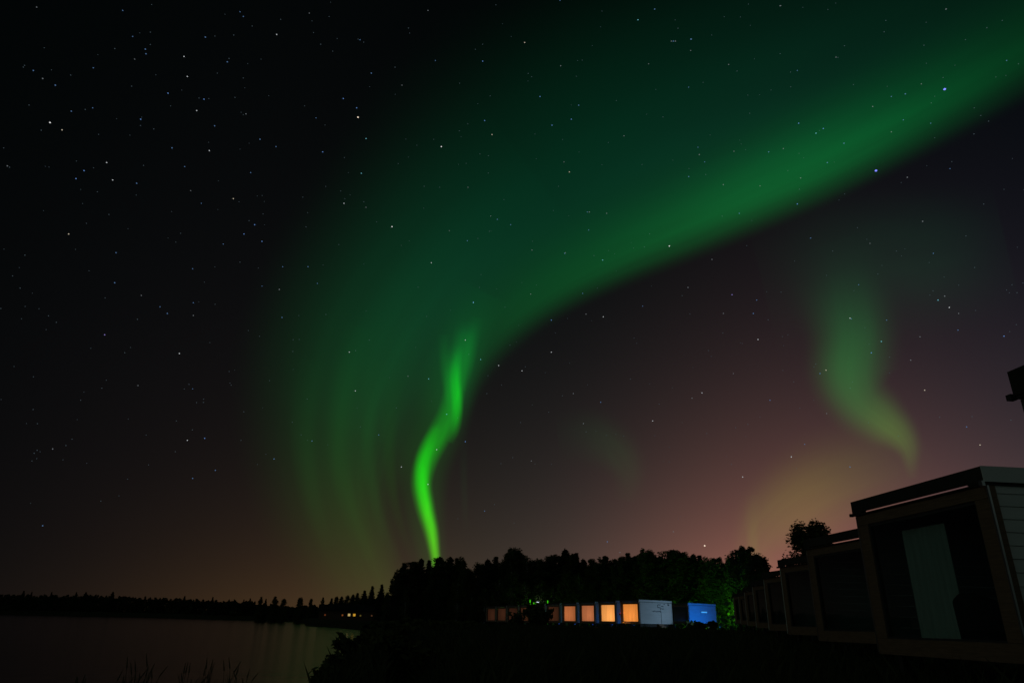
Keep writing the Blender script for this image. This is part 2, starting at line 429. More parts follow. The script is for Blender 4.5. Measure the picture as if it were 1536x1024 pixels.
# the cabin whose end wall is floodlit blue
v = sight(1032, 904); P0 = v * (3.25 / v.z); a = rad(-35)
BL = (P0.x + math.sin(a) * 3.5, P0.y + math.cos(a) * 3.5, 1.62)
cabin('floodlit_cabin', BL, -35, 'cabin with its end wall floodlit blue and an unlit dark front', None, W_=3.5, L_=6.3, H_=2.95, legs=.5)
# small sign glowing on the blue wall
p, rz = to_world(BL, -35, (3.5 + .03, 2.75, 1.62))
s = MB(); s.box(0, .06, -.02, 1.35, -.02, .24)
o = s.build('wall_sign', STEEL); o.location = p; o.rotation_euler = (0, 0, rz); tag(o, 'small pale blue glowing sign on the blue floodlit end wall', 'lamp')
s = MB(); s.box(.062, .075, .0, 1.33, 0, .22); s.build('lens', glow('pale_blue_sign_face', lin(70, 165, 255), .9), o)

# armchair
def armchair(loc, rz):
    t = empty('armchair', loc, rz); tag(t, 'dark round backed armchair behind the glass of the white sided cabin, before its painted reflection', 'armchair')
    b = MB(); n = 20
    for i in range(n + 1):
        a = math.pi * (i / n); ca, sa = math.cos(a), math.sin(a); h = .62 + .42 * math.sin(a) ** .7
        for r, z in ((.46, .22), (.48, h - .05), (.43, h), (.35, h - .05), (.34, .22)): b.v.append((r * ca * 1.1, r * sa, z))
    for i in range(n):
        k = i * 5
        for q in range(4): b.f.append((k + q, k + 5 + q, k + 6 + q, k + 1 + q))
    o = b.build('backrest', FABRIC, t)
    for p_ in o.data.polygons: p_.use_smooth = True
    b = MB(); b.box(-.36, .36, -.38, .3, .24, .44); b.build('seat', FABRIC, t, bevel=.06)
    for x in (-.3, .3):
        for y in (-.28, .24): b = MB(); b.tube((x, y, .24), (x * 1.1, y * 1.1, 0), .022, .015, 8); b.build('leg', WOOD, t)
p, rz = to_world(BASE1, -6, (2.36, .60, .0)); armchair(p, rz + rad(190))

# ------------------------------------------------------------------ lamps
def lampet(name, loc, lab, lens_col, lens_s, power, light_col, group=None, r=.09, up=True, off=(0, 0, .35), lr=.08, aim=None, cone=100):
    t = empty(name, loc); tag(t, lab, 'lamp', group)
    b = MB(); b.tube((0, 0, 0), (0, 0, .10), .02, .02, 8); b.tube((0, 0, .10), (0, 0, .26), r * .7, r, 12); b.build('housing', STEEL, t)
    b = MB(); b.tube((0, 0, .262), (0, 0, .30), r * .9, r * .6, 12); b.build('lens', glow(name + '_lens', lens_col, lens_s), t)
    if power:
        l = bpy.data.lights.new(name, 'SPOT' if aim else 'POINT'); l.energy = power; l.color = light_col; l.shadow_soft_size = lr
        lo = bpy.data.objects.new('lamp_light', l); COL.objects.link(lo); lo.parent = t; lo.location = off
        if aim:
            l.spot_size = rad(cone); l.spot_blend = .6
            lo.rotation_euler = (Vector(loc) + Vector(off) - Vector(aim)).to_track_quat('Z', 'Y').to_euler()
    return t
def wall_pt(base, az, p): return to_world(base, az, p)[0]
B0 = far_frames[0]
# blue lamps standing in the gaps between the cabins of the far row
for k in range(1, 6):
    x, y, z = far_frames[k]; q = wall_pt((x, y, z), -35, (4.75, 2.1, -.25))
    lampet('path_lamp', (q[0], q[1], ground_z(q[0], q[1])), 'small blue path lamp in the gap beside the cabin %s' % ['', 'with the brightest window', 'with the dull orange brown window', 'with the leftmost glowing window', 'left of the leftmost glowing window', 'hidden behind the leafy bush'][k],
           lin(60, 110, 255), 1.0, [0, 20, 13, 8, 5, 3][k], (.03, .24, 1.0), 'blue path lamps between the cabins', off=(0, 0, .9))
# blue flood in front of the blue wall, cool lamp in front of the pale end wall
q = wall_pt(BL, -35, (3.5 + 4.6, 1.2, 0)); 
lampet('flood_lamp', (q[0], q[1], ground_z(q[0], q[1])), 'blue ground floodlight on the grass before the blue end wall', lin(40, 130, 255), 1.0, 560, (.002, .20, 1.0), off=(0, 0, .5), aim=wall_pt(BL, -35, (3.5, 3.0, 1.8)), cone=120)
q = wall_pt(B0, -35, (3.5 + 6.5, 5.4, 0))
lampet('garden_lamp', (q[0], q[1], ground_z(q[0], q[1])), 'low cool white garden lamp right of the pale lettered end wall', lin(150, 190, 210), .25, 340, (.40, .68, 1.0), off=(0, 0, 1.3), aim=wall_pt(B0, -35, (3.5, 3.2, 1.6)), cone=66)
q = wall_pt(B0, -35, (1.0, -.5, 0))
lampet('step_lamp', (q[0], q[1], B0[2] - .12), 'tiny orange step lamp below the seam split orange window', lin(255, 150, 50), 1.3, 6, (1, .45, .15), r=.14)
q = wall_pt(B0, -35, (.16, -.30, 1.0))
lampet('indicator_lamp', q, 'tiny red lamp at the left post of the seam split orange window', lin(255, 50, 10), .9, 1.0, (1, .15, .05), r=.12)
# white lamp and green uplights under the trees
def gp(px, d, dz=0): x, y, z = spot(px, d); return (x, y, z + dz)
def zat(px, py, d): x, y, z = spot(px, d); return (x, y, top_z(px, py, d) - .28)
lampet('yard_lamp', zat(806.5, 902.5, 150), 'small bluish white lamp shining over the roofs behind the leafy bush', lin(225, 240, 255), 4, 12, (.8, .9, 1), r=.34)
GG = 'green floodlights under the trees'
lampet('green_uplight', gp(1088, 132), 'green floodlight under the trees left of the unlit right hand row', lin(60, 255, 30), .3, 330, (.14, 1, .02), GG, off=(0, 0, 3.0), lr=.8)
lampet('green_uplight', gp(1062, 131), 'green floodlight under the trees above the blue floodlit cabin', lin(60, 255, 30), .3, 240, (.18, 1, .03), GG, off=(0, 0, 2.8), lr=.6)
lampet('green_uplight', gp(1030, 132), 'green floodlight under the trees above the gap right of the pale end wall', lin(60, 255, 30), .3, 80, (.2, 1, .03), GG, off=(0, 0, 2.6), lr=.6)
lampet('green_uplight', gp(862, 138), 'green floodlight behind the leftmost glowing window', lin(60, 255, 30), .3, 60, (.3, 1, .05), GG, off=(0, 0, 2.6), lr=.3)
lampet('green_uplight', gp(884, 136), 'green floodlight behind the dull orange brown window', lin(60, 255, 30), .3, 45, (.3, 1, .05), GG, off=(0, 0, 2.4), lr=.3)
lampet('green_uplight', gp(799, 148), 'green floodlight beside the small bluish white lamp', lin(60, 255, 30), .8, 50, (.3, 1, .05), GG, off=(0, 0, 2.4), lr=.3)
# green tubes with their own glow near the white lamp
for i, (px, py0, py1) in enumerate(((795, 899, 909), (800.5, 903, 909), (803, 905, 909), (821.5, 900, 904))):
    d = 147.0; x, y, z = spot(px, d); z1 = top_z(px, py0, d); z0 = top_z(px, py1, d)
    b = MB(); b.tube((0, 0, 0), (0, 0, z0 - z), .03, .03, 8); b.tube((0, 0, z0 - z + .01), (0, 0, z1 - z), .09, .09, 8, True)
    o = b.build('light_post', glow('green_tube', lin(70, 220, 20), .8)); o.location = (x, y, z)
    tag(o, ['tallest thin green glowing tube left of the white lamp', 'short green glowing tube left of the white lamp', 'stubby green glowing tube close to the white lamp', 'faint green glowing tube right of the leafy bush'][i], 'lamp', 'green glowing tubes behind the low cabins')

# ------------------------------------------------------------------ trees
def cards(pts, size, aspect=1.0, droop=0.0):
    n = len(pts); P = np.asarray(pts)
    d = rng.normal(size=(n, 3)); d[:, 2] = d[:, 2] * .6 - droop; d /= np.linalg.norm(d, axis=1)[:, None]
    e = rng.normal(size=(n, 3)); e -= (e * d).sum(1)[:, None] * d; e /= np.linalg.norm(e, axis=1)[:, None]
    s = size * rng.uniform(.6, 1.3, size=(n, 1))
    a = d * s * aspect; b = e * s * .5
    V = np.stack([P - a * .5, P + b * .8, P + a * .6, P - b * .8], 1).reshape(-1, 3)
    Fc = np.arange(4 * n).reshape(n, 4)
    return V, Fc
def crown_mesh(name, V, Fc):
    m = bpy.data.meshes.new(name); m.from_pydata(V.tolist(), [], Fc.tolist()); m.update(); return m
def spruce(seed, h=12.0, r=1.9, dens=1.0):
    R_ = random.Random(seed); pts = []; t = MB(); pz = 0
    t.tube((0, 0, 0), (0, 0, h * .5), .17, .10, 8); t.tube((0, 0, h * .5), (0, 0, h * .97), .10, .02, 7)
    z = .8
    while z < h * .985:
        fr = 1 - z / h; L = r * fr ** .8 * R_.uniform(.75, 1.12) + .06; nb = 7 if fr > .2 else 5; a0 = R_.random() * 6.28
        for i in range(nb):
            a = a0 + 6.283 * i / nb + R_.uniform(-.25, .25); l = L * R_.uniform(.6, 1.15)
            ex, ey = math.cos(a), math.sin(a); dr = .32 * l
            t.tube((0, 0, z), (ex * l * .9, ey * l * .9, z - dr * .8), .022, .006, 3, False)
            m = int(17 * dens * (0.5 + l))
            for q in range(m):
                u = R_.random() ** .7; w = .16 * l + .08
                pts.append((ex * l * u + R_.gauss(0, w * .5), ey * l * u + R_.gauss(0, w * .5), z - dr * u + .12 * l * u * u + R_.gauss(0, .09)))
        z += (.24 + .22 * fr) * R_.uniform(.8, 1.2)
    V, Fc = cards(pts, .26, 1.4, .3); return t.mesh('trunk'), crown_mesh('crown', V, Fc), NEEDLE, BARK, h
def blobtree(seed, kind, h=12.0):
    R_ = random.Random(seed); t = MB(); pts = []
    lean = R_.uniform(-.5, .5); tops = []
    pr = (0, 0, 0); k = 6; path = []
    for i in range(1, k + 1):
        p = (lean * i / k + R_.uniform(-.12, .12), R_.uniform(-.15, .15), h * .94 * i / k); t.tube(pr, p, .19 * (1 - (i - 1) / k) + .02, .19 * (1 - i / k) + .02, 8, False); path.append(pr); pr = p
    path.append(pr)
    if kind == 'birch': z0, cr, nb, rr, per = .06, .18, 130, .060, 85
    elif kind == 'oval': z0, cr, nb, rr, per = .03, .14, 120, .066, 90
    elif kind == 'pine': z0, cr, nb, rr, per = .40, .17, 30, .080, 200
    else: z0, cr, nb, rr, per = .10, .25, 90, .078, 110
    for i in range(nb):
        u = R_.random(); zz = h * (z0 + (1 - z0 - .06) * u)
        prof = (.5 + .5 * min(1, u / .3)) * max(.0, 1 - max(0, u - .3) / .72) ** .62 + .05 if kind != 'pine' else (.5 + .5 * math.sin(math.pi * (.25 + .7 * u)))
        a = R_.random() * 6.283; rad_ = h * cr * prof * math.sqrt(R_.uniform(.05, 1))
        c = (lean * zz / h + math.cos(a) * rad_, math.sin(a) * rad_, zz)
        br = h * rr * R_.uniform(.55, 1.25) * (1 - .45 * u if kind != 'pine' else .9)
        zs = max(h * .1, zz - rad_ * .9); t.tube((lean * zs / h, 0, zs), (c[0], c[1], c[2]), .045, .012, 4, False)
        for q in range(int(per * R_.uniform(.6, 1.2))):
            v = np.array([R_.gauss(0, 1) for _ in range(3)]); v /= np.linalg.norm(v); s = br * R_.uniform(.35, 1.08)
            pts.append((c[0] + v[0] * s, c[1] + v[1] * s, c[2] + v[2] * s * (.55 if kind == 'pine' else 1.35)))
    V, Fc = cards(pts, .19 if kind != 'pine' else .22, 1.2, .15)
    mx = float(V[:, 2].max())
    return t.mesh('trunk'), crown_mesh('crown', V, Fc), {'birch': LEAF, 'pine': PINEN, 'round': LEAF, 'oval': LEAF}[kind], (BIRCHBARK if kind == 'birch' else BARK), mx
PROTO = {'spruce': [spruce(1), spruce(2, 12, 2.3), spruce(3, 12, 1.5), spruce(4, 12, 2.6)],
         'birch': [blobtree(11, 'birch'), blobtree(12, 'birch'), blobtree(13, 'birch'), blobtree(14, 'birch')],
         'pine': [blobtree(21, 'pine'), blobtree(22, 'pine'), blobtree(23, 'pine')],
         'oval': [blobtree(41, 'oval'), blobtree(42, 'oval'), blobtree(43, 'oval')],
         'round': [blobtree(31, 'round'), blobtree(32, 'round')]}
for L in PROTO.values():
    for tm, cm, m1, m2, h in L: tm.materials.append(m2); cm.materials.append(m1)
TN = {'spruce': 'spruce_tree', 'birch': 'birch_tree', 'pine': 'pine_tree', 'round': 'broadleaf_tree', 'oval': 'birch_tree'}
def tree(kind, px, py, dist, label, group=None, wide=1.0, cat='tree', idx=None):
    x, y, z = spot(px, dist); H = top_z(px, py, dist) - z
    L = PROTO[kind]; tm, cm, m1, m2, h = L[random.randrange(len(L)) if idx is None else idx]
    s = H / h; t = empty(TN[kind], (x, y, z - .05), random.uniform(0, 6.28)); t.scale = (s * wide, s * wide, s)
    tag(t, label, cat, group)
    link('trunk', tm, None, t); link('crown', cm, None, t); return t

KW = {'oval': 'dark narrow birch', 'spruce': 'dark pointed spruce', 'birch': 'dark slender birch', 'pine': 'dark open crowned pine', 'round': 'dark bushy broadleaf tree'}
# trees on the far side of the bay and on the spit: (px, top, distance, kind, width, label)
spit = [(387, 893.5, 330, 'oval', 1.0, 'first round topped tree on the far shore left of the clump of lake side trees'), (394.5, 896.5, 330, 'spruce', 1.0, 'thin short spruce right beside the first round topped shore tree'),
        (408, 893, 322, 'oval', 1.3, 'broad dark tree, left one of a pair on the far shore'), (422, 896, 318, 'oval', 1.25, 'broad dark tree, right one of a pair on the far shore'),
        (448, 894, 300, 'oval', 1.3, 'broad dark tree standing alone across the bay, left of two narrow ones'), (462, 896, 296, 'oval', 1.15, 'narrow tree across the bay between the broad lone tree and the column shaped one'),
        (480.5, 894.5, 290, 'oval', 1.0, 'column shaped tree just left of the glowing cottage windows'), (494, 896, 280, 'spruce', 1.9, 'slanting spruce above the leftmost glowing cottage window'),
        (502, 893, 275, 'oval', 1.2, 'bushy tree above the left cottage'), (509, 893.5, 270, 'spruce', 1.9, 'spruce between the two cottages'), (518, 891, 262, 'oval', 1.4, 'bushy tree left above the right cottage'),
        (526, 890.5, 256, 'spruce', 1.9, 'spruce right above the brightest cottage window'), (533, 888, 250, 'oval', 1.3, 'taller bushy tree behind the right cottage'), (543, 884, 240, 'spruce', 1.8, 'thin pointed spruce rising right of the cottages'),
        (554, 878, 225, 'spruce', 1.8, 'pointed spruce left of the taller spruce before the forest edge'), (568.5, 875.5, 212, 'spruce', 1.9, 'tall pointed spruce standing just left of the forest edge'),
        (578, 886, 205, 'oval', 1.2, 'low bushy tree in the notch at the left forest edge')]
for px, py, d, kd, wd, lab in spit: tree(kd, px, py, d, lab, 'trees on the spit across the bay', wd)
# the forest's skyline trees
sky = [(592, 852, 172, 'birch'), (600, 844, 168, 'birch'), (608, 840, 166, 'pine'), (617, 843, 168, 'birch'), (626, 836, 166, 'spruce'), (638, 839, 165, 'birch'), (652, 833.5, 164, 'birch'), (661, 834, 163, 'pine'),
       (671, 833.5, 163, 'spruce'), (681, 836, 162, 'birch'), (688, 833, 162, 'birch'), (700, 851, 165, 'birch'), (716, 842, 166, 'birch'), (729, 838, 165, 'birch'), (741.5, 834, 165, 'spruce'), (752, 838, 165, 'birch'),
       (763, 820, 166, 'birch'), (776.5, 820.5, 168, 'pine'), (789.5, 832, 166, 'birch'), (801, 838, 165, 'pine'), (814, 835.5, 164, 'birch'), (822, 837, 163, 'birch'), (831.5, 830.5, 162, 'pine'), (849, 823, 160, 'spruce'),
       (858, 829, 158, 'birch'), (866, 828.5, 156, 'birch'), (877, 838, 156, 'spruce'), (889, 836.5, 154, 'birch'), (901, 834, 152, 'birch'), (911, 831.5, 150, 'spruce'), (924.5, 837, 149, 'birch'), (936, 833, 148, 'birch'),
       (946, 828.5, 147, 'spruce'), (957, 833, 147, 'birch'), (969, 821, 146, 'birch'), (982, 821, 146, 'birch'), (994, 833, 146, 'birch'), (1006.5, 822.5, 145, 'pine'), (1020, 825.5, 145, 'birch'), (1033, 826, 144, 'birch'),
       (1047.5, 830.5, 143, 'spruce'), (1057, 832, 143, 'birch'), (1066, 833, 142, 'birch'), (1078, 835, 141, 'birch'), (1089, 833.5, 141, 'round'), (1103, 836.5, 141, 'birch'),
       (1121.5, 817, 136, 'round'), (1139, 818, 137, 'round'), (1157, 838, 140, 'spruce')]
def place_words(px):
    for lim, w in ((606, 'at the forest\'s left end'), (630, 'near the forest\'s left end'), (662, 'below the foot of the bright aurora ribbon'), (694, 'just right of the bright aurora ribbon\'s foot'),
                   (712, 'in the low notch of the skyline'), (736, 'above the low cabins\' left end'), (758, 'left of the tall twin tops'), (796, 'right of the tall twin tops'),
                   (823, 'behind the leafy bush and white lamp'), (845, 'behind the dim cabin beside the glowing ones'), (868, 'behind the leftmost glowing window'), (895, 'behind the dull orange window'),
                   (928, 'behind the brightest orange window'), (958, 'behind the seam split orange window'), (990, 'behind the pale end wall\'s left half'), (1012, 'behind the pale end wall\'s right half'),
                   (1034, 'behind the gap between two end walls'), (1074, 'behind the blue floodlit cabin'), (1112, 'in the green floodlight'), (1170, 'behind the right hand row\'s far end')):
        if px <= lim: return w
seen = {}
sky = [(a, b, d, ('spruce' if i % 4 == 1 else 'oval' if i % 4 == 3 else 'birch') if k == 'birch' else k) for i, (a, b, d, k) in enumerate(sky)]
special = {763: 'tall dark tree, left of the twin tops standing highest over the low cabin row', 776.5: 'tall dark pine, right of the twin tops standing highest over the low cabin row',
           1121.5: 'broad round crowned tree, left one of two behind the right hand row\'s end', 1139: 'broad round crowned tree, right one of two behind the right hand row\'s end',
           1089: 'bushy broadleaf tree lit vivid green from below, left of the right hand row', 1157: 'small pointed spruce peeping over the far cabins of the right hand row'}
for i, (px, py, d, kd) in enumerate(sky):
    kw = KW[kd]; pw = place_words(px)
    n = seen.get((kd, pw), 0); seen[(kd, pw)] = n + 1
    lab = special.get(px) or (kw + (' ' if n == 0 else [' ', ', second from left, ', ', third from left, '][min(n, 2)]) + pw)
    tree(kd, px, py, d, lab, 'forest skyline trees', {'spruce': 1.75, 'oval': 1.35, 'birch': 1.2, 'pine': 1.2, 'round': 1.15}[kd])
# lower trees behind and between them
px = 594.0; i = 0
prof = sorted((a, b) for a, b, _, _ in sky)
def skyline(x):
    for (a, b), (a2, b2) in zip(prof, prof[1:]):
        if a <= x <= a2: return b + (b2 - b) * (x - a) / (a2 - a)
    return 845
while px < 1166:
    base = skyline(px); kd = random.choice(['birch', 'birch', 'spruce', 'pine', 'birch'])
    tree(kd, px, base + random.uniform(4, 13), 185 + random.uniform(-6, 8) - (px - 594) * .05, '%s deep in the forest ' % KW[kd].replace('dark ', 'lower ') + place_words(px), 'lower trees inside the forest', 1.45)
    if i % 2 == 0:
        kd = random.choice(['birch', 'spruce', 'birch'])
        tree(kd, px + 4, base + random.uniform(24, 44), 160 - (px - 594) * .035 + (4 if px > 950 else 0), '%s at the forest edge ' % KW[kd].replace('dark ', 'short ') + place_words(px), 'short trees along the forest edge', 1.5)
    px += random.uniform(9, 12); i += 1
tree('birch', 606, 883, 128, 'faintly brown lit narrow tree standing before the left end of the forest', None, .95)
tree('oval', 1217, 777.5, 62, 'leafy tree behind the right hand cabins, left half of the double crown', None, 1.5, idx=1)
tree('oval', 1243, 774, 63, 'leafy tree behind the right hand cabins, right half of the double crown', None, 1.45, idx=2)

# far shore
far = [(24, 884.5), (36.5, 886.5), (67, 886.8), (104.5, 887), (119, 886.8), (160, 886.3), (270.5, 892.5), (313.5, 894), (338.7, 898), (346.5, 897.5), (361, 898), (370.5, 896)]
fl_ = ['first of two near the left edge of the picture', 'second of two near the left edge of the picture', 'alone between the left edge pair and the next pair', 'left one of a close pair', 'right one of a close pair', 'tallest in its stretch of the far left shore',
      'alone on the flat part of the far treeline', 'alone, next right on the flat part of the far treeline', 'left of a short dark pair before the lone shore trees', 'right of a short dark pair before the lone shore trees', 'second last before the lone shore trees', 'last before the lone shore trees']
for (px, py), l in zip(far, fl_): tree('spruce', px, py, 640 if px < 300 else 560, 'tiny far shore spruce, ' + l, 'treetops over the far shore', 1.5)
pts = []; px = -160.0
while px < 585:
    d = (655 if px < 200 else 655 - (px - 200) * .95) + random.uniform(-12, 40)
    if px > 455: d = max(300, 430 - (px - 455) * .9)
    base = np.interp(px, [-160, 0, 150, 250, 330, 375, 400, 440, 490, 520, 585], [890, 892, 893, 898, 901, 903, 907, 909, 909, 903, 893]); py = base + random.uniform(-2.2, 3)
    x, y, z = spot(px, d); H = top_z(px, py, d) - z; r = H * random.uniform(.16, .30)
    for q in range(150):
        u = random.random(); a = random.random() * 6.283; rr = r * (1 - u * random.uniform(.75, 1)) * math.sqrt(random.random())
        pts.append((x + rr * math.cos(a), y + rr * math.sin(a), z + H * (.02 + .96 * u)))
    px += random.uniform(1.6, 3.2)
V, Fc = cards(pts, 1.5, 1.1, .1)
tag(link('far_forest', crown_mesh('far_forest', V, Fc), NEEDLE), 'low black treeline of a distant wood along the far lake shore', 'forest', kind='stuff')
# undergrowth between the trunks
pts = []
for i in range(15000):
    px = random.uniform(588, 1172); d = random.uniform(128, 205) if px > 640 else random.uniform(120, 200)
    if px < 940: d = max(d, 158 - (px - 800) * .1)
    x, y, z = spot(px, d); pts.append((x, y, z + abs(random.gauss(0, 1.7))))
V, Fc = cards(pts, .8, 1.1, 0)
tag(link('undergrowth', crown_mesh('undergrowth', V, Fc), LEAF), 'dark undergrowth filling the floor of the forest', 'undergrowth', kind='stuff')

# ------------------------------------------------------------------ cottages across the bay
def cottage(px, dist, w, lab, wins):
    x, y, z = spot(px, dist); h = math.atan2(x, y); t = empty('lakeside_cottage', (x, y, z), -h); tag(t, lab, 'cottage', 'cottages on the spit')
    b = MB(); b.box(-w / 2, w / 2, 0, 5, 0, 2.6); b.build('wall', COTT, t)
    b = MB(); b.prism([(-.5, 2.55), (2.5, 4.2), (5.5, 2.55), (5.4, 2.7), (2.5, 4.4), (-.4, 2.7)], 'x', -w / 2 - .4, w / 2 + .4); b.build('roof', COTR, t)
    for (u, ww, col, s) in wins:
        b = MB(); b.box(u - ww / 2, u + ww / 2, -.05, -.004, 1.0, 1.0 + min(ww, 1.1) * 1.0); f = b.build('window', WOOD, t)
        b = MB(); b.box(u - ww / 2 + .06, u + ww / 2 - .06, -.062, -.052, 1.06, .94 + min(ww, 1.1)); b.build('pane', glow('lit_pane', col, s), f)
yel = lin(255, 190, 60)
cottage(505, 236, 11, 'left dark cottage across the bay with one yellow window', [(-3.7, .6, lin(170, 90, 50), .2), (-.4, .8, yel, .6), (1.9, .5, lin(120, 100, 60), .25), (3.3, .6, lin(150, 120, 90), .25)])
cottage(528, 222, 14, 'right dark cottage across the bay with the brightest yellow windows', [(-2.9, .55, lin(180, 100, 50), .35), (-1.0, .8, lin(255, 220, 140), .45), (.5, .8, yel, .5), (2.3, .55, lin(150, 130, 60), .25), (5.6, .6, lin(150, 100, 70), .2)])

# ------------------------------------------------------------------ shrubs, reeds, grass
def shrub(px, py, dist, w, lab, group=None, n=1500, name='willow_shrub', leaf=.075, sparse=1.0):
    x, y, z = spot(px, dist); H = max(.4, top_z(px, py, dist) - z); t = empty(name, (x, y, z - .03)); tag(t, lab, 'shrub', group)
    st = MB(); pts = []
    for i in range(int(16 * sparse)):
        a = random.random() * 6.283; r = w * .5 * math.sqrt(random.random()); hh = H * random.uniform(.55, 1.0) * (1 - .35 * (r / (w * .5)) ** 2)
        p0 = (random.gauss(0, .06), random.gauss(0, .06), 0); p1 = (r * .5 * math.cos(a), r * .5 * math.sin(a), hh * .55); p2 = (r * math.cos(a), r * math.sin(a), hh)
        st.tube(p0, p1, .02, .013, 5, False); st.tube(p1, p2, .013, .004, 4, False)
        for q in range(int(n / 16)):
            u = random.uniform(.15, 1.0); b0, b1 = (p0, p1) if u < .5 else (p1, p2); uu = (u * 2) % 1 if u < 1 else 1
            s = .05 + .13 * H * (1.1 - u) + .05
            pts.append(tuple(b0[k] + (b1[k] - b0[k]) * uu + random.gauss(0, s * .7) for k in range(3)))
    st.build('stems', BARK, t); V, Fc = cards(pts, leaf * 1.6, 1.7, 0); V[:, 2] = np.maximum(V[:, 2], .01)
    link('foliage', crown_mesh('foliage', V, Fc), LEAF, t); return t
sg = 'dark shrubs along the near bank'
sh = [(505, 1009, 17.5, .9, 'lowest dark shrub at the bottom of the near bank, farthest left'), (530, 978, 22, 1.3, 'leafy shrub whose thin top stands against the lake'), (553, 964, 27, 1.9, 'dense shrub on the bank right of the thin topped one'),
      (574, 955, 33, 2.4, 'rounded shrub on the bank where the water ends'), (596, 945, 40, 3.2, 'wide shrub hiding the head of the bay'), (612, 927, 46, 4.4, 'tall shrub below the brown lit narrow tree'),
      (640, 934, 48, 4.2, 'shrub on the bank right of the tall one'), (663, 936, 52, 4.2, 'shrub on the dark meadow edge near the low cabins, left of the last one'), (692, 939, 56, 4.0, 'last shrub of the bank before the low cabins begin'),
      (560, 1000, 19, 2.4, 'low shrub in the foreground below the rounded one'), (600, 992, 21, 2.6, 'low shrub in the foreground below the tall one'), (640, 1000, 20, 2.0, 'low shrub in the foreground farthest right')]
for px, py, d, w, l in sh: shrub(px, py, d, w, l, sg, n=2600 if d < 30 else 3600, leaf=.08 if d < 30 else .13)
shrub(806, 903, 88, 4.4, 'dark leafy bush standing out before the dim brown cabins', None, n=1500, leaf=.22, name='leafy_bush')
shrub(774, 910, 92, 2.6, 'small sparse bush left of the larger leafy one before the low cabins', None, n=260, leaf=.2, name='leafy_bush')
shrub(1040, 929.5, 98, 1.9, 'low dark bush before the left foot of the blue end wall', None, n=1300, leaf=.16, name='low_bush')
shrub(1052, 932, 98, 1.0, 'smallest dark bush at the middle foot of the blue end wall', None, n=500, leaf=.14, name='low_bush')
shrub(1068, 929.5, 98, 1.4, 'low dark bush before the right foot of the blue end wall', None, n=1000, leaf=.16, name='low_bush')
def reeds(px, py, dist, n, lab, w=.25):
    x, y, z = spot(px, dist); z = min(z, WZ + .2); H = top_z(px, py, dist) - z; t = MB()
    for i in range(n):
        a, b = random.gauss(0, w), random.gauss(0, w); h = H * random.uniform(.55, 1.0); lx = random.gauss(0, .10)
        t.tube((a, b, 0), (a + lx, b, h * .8), .006, .005, 4, False); t.tube((a + lx, b, h * .8), (a + lx * 1.5, b, h), .016, .005, 5, True)
        for q in range(3):
            s = random.choice((-1, 1)); z0 = h * random.uniform(.1, .5); t.tube((a + lx * z0 / h, b, z0), (a + s * random.uniform(.08, .22), b + random.gauss(0, .08), z0 + h * .35), .008, .002, 3, False)
    o = t.build('reed_clump', REED); o.location = (x, y, z); tag(o, lab, 'reeds', 'reeds standing at the near water edge'); return o
for r_ in ((227, 972, 17.5, 11, 'tallest clump of reeds against the dark lake at lower left', .16), (212, 992, 17, 9, 'shorter reeds just left of the tallest clump', .2), (297, 992, 17, 7, 'thin reeds right of the tallest clump', .1), (323, 985, 17.2, 8, 'narrow upright tuft of reeds in the middle of the lake edge', .07),
           (361, 985, 17.4, 6, 'narrow tuft of reeds left of the low bank grass', .07), (376, 1000, 17.4, 6, 'faint short reeds beside the narrow tuft', .1), (155, 1003, 16.8, 9, 'small reed tuft farthest left at the bottom edge', .1)): reeds(*r_)
# meadow grass
n = 42000
g = rng.uniform(size=(n, 2)); V = []; Fc = []
dd = 9 * (75 / 9.0) ** g[:, 0]; aa = -14 + 54 * g[:, 1]
for i in range(n):
    d = dd[i]; a = rad(aa[i]); x, y = d * math.sin(a), d * math.cos(a); z = ground_z(x, y)
    if z < WZ + .02: continue
    h = random.uniform(.08, .34) * (1 if random.random() < .93 else 1.9); w = .006 + d * .0005; th = random.random() * 3.14; lx, ly = random.gauss(0, .35) * h, random.gauss(0, .35) * h
    cx, sx = math.cos(th) * w, math.sin(th) * w; b = len(V)
    V += [(x - cx, y - sx, z - .02), (x + cx, y + sx, z - .02), (x + lx * .5 + cx * .6, y + ly * .5 + sx * .6, z + h * .6), (x + lx, y + ly, z + h)]; Fc.append((b, b + 1, b + 2, b + 3))
m = bpy.data.meshes.new('grass'); m.from_pydata(V, [], Fc); m.update()
tag(link('grass', m, GRASS), 'dark rough meadow grass before the cabins', 'grass', kind='stuff')

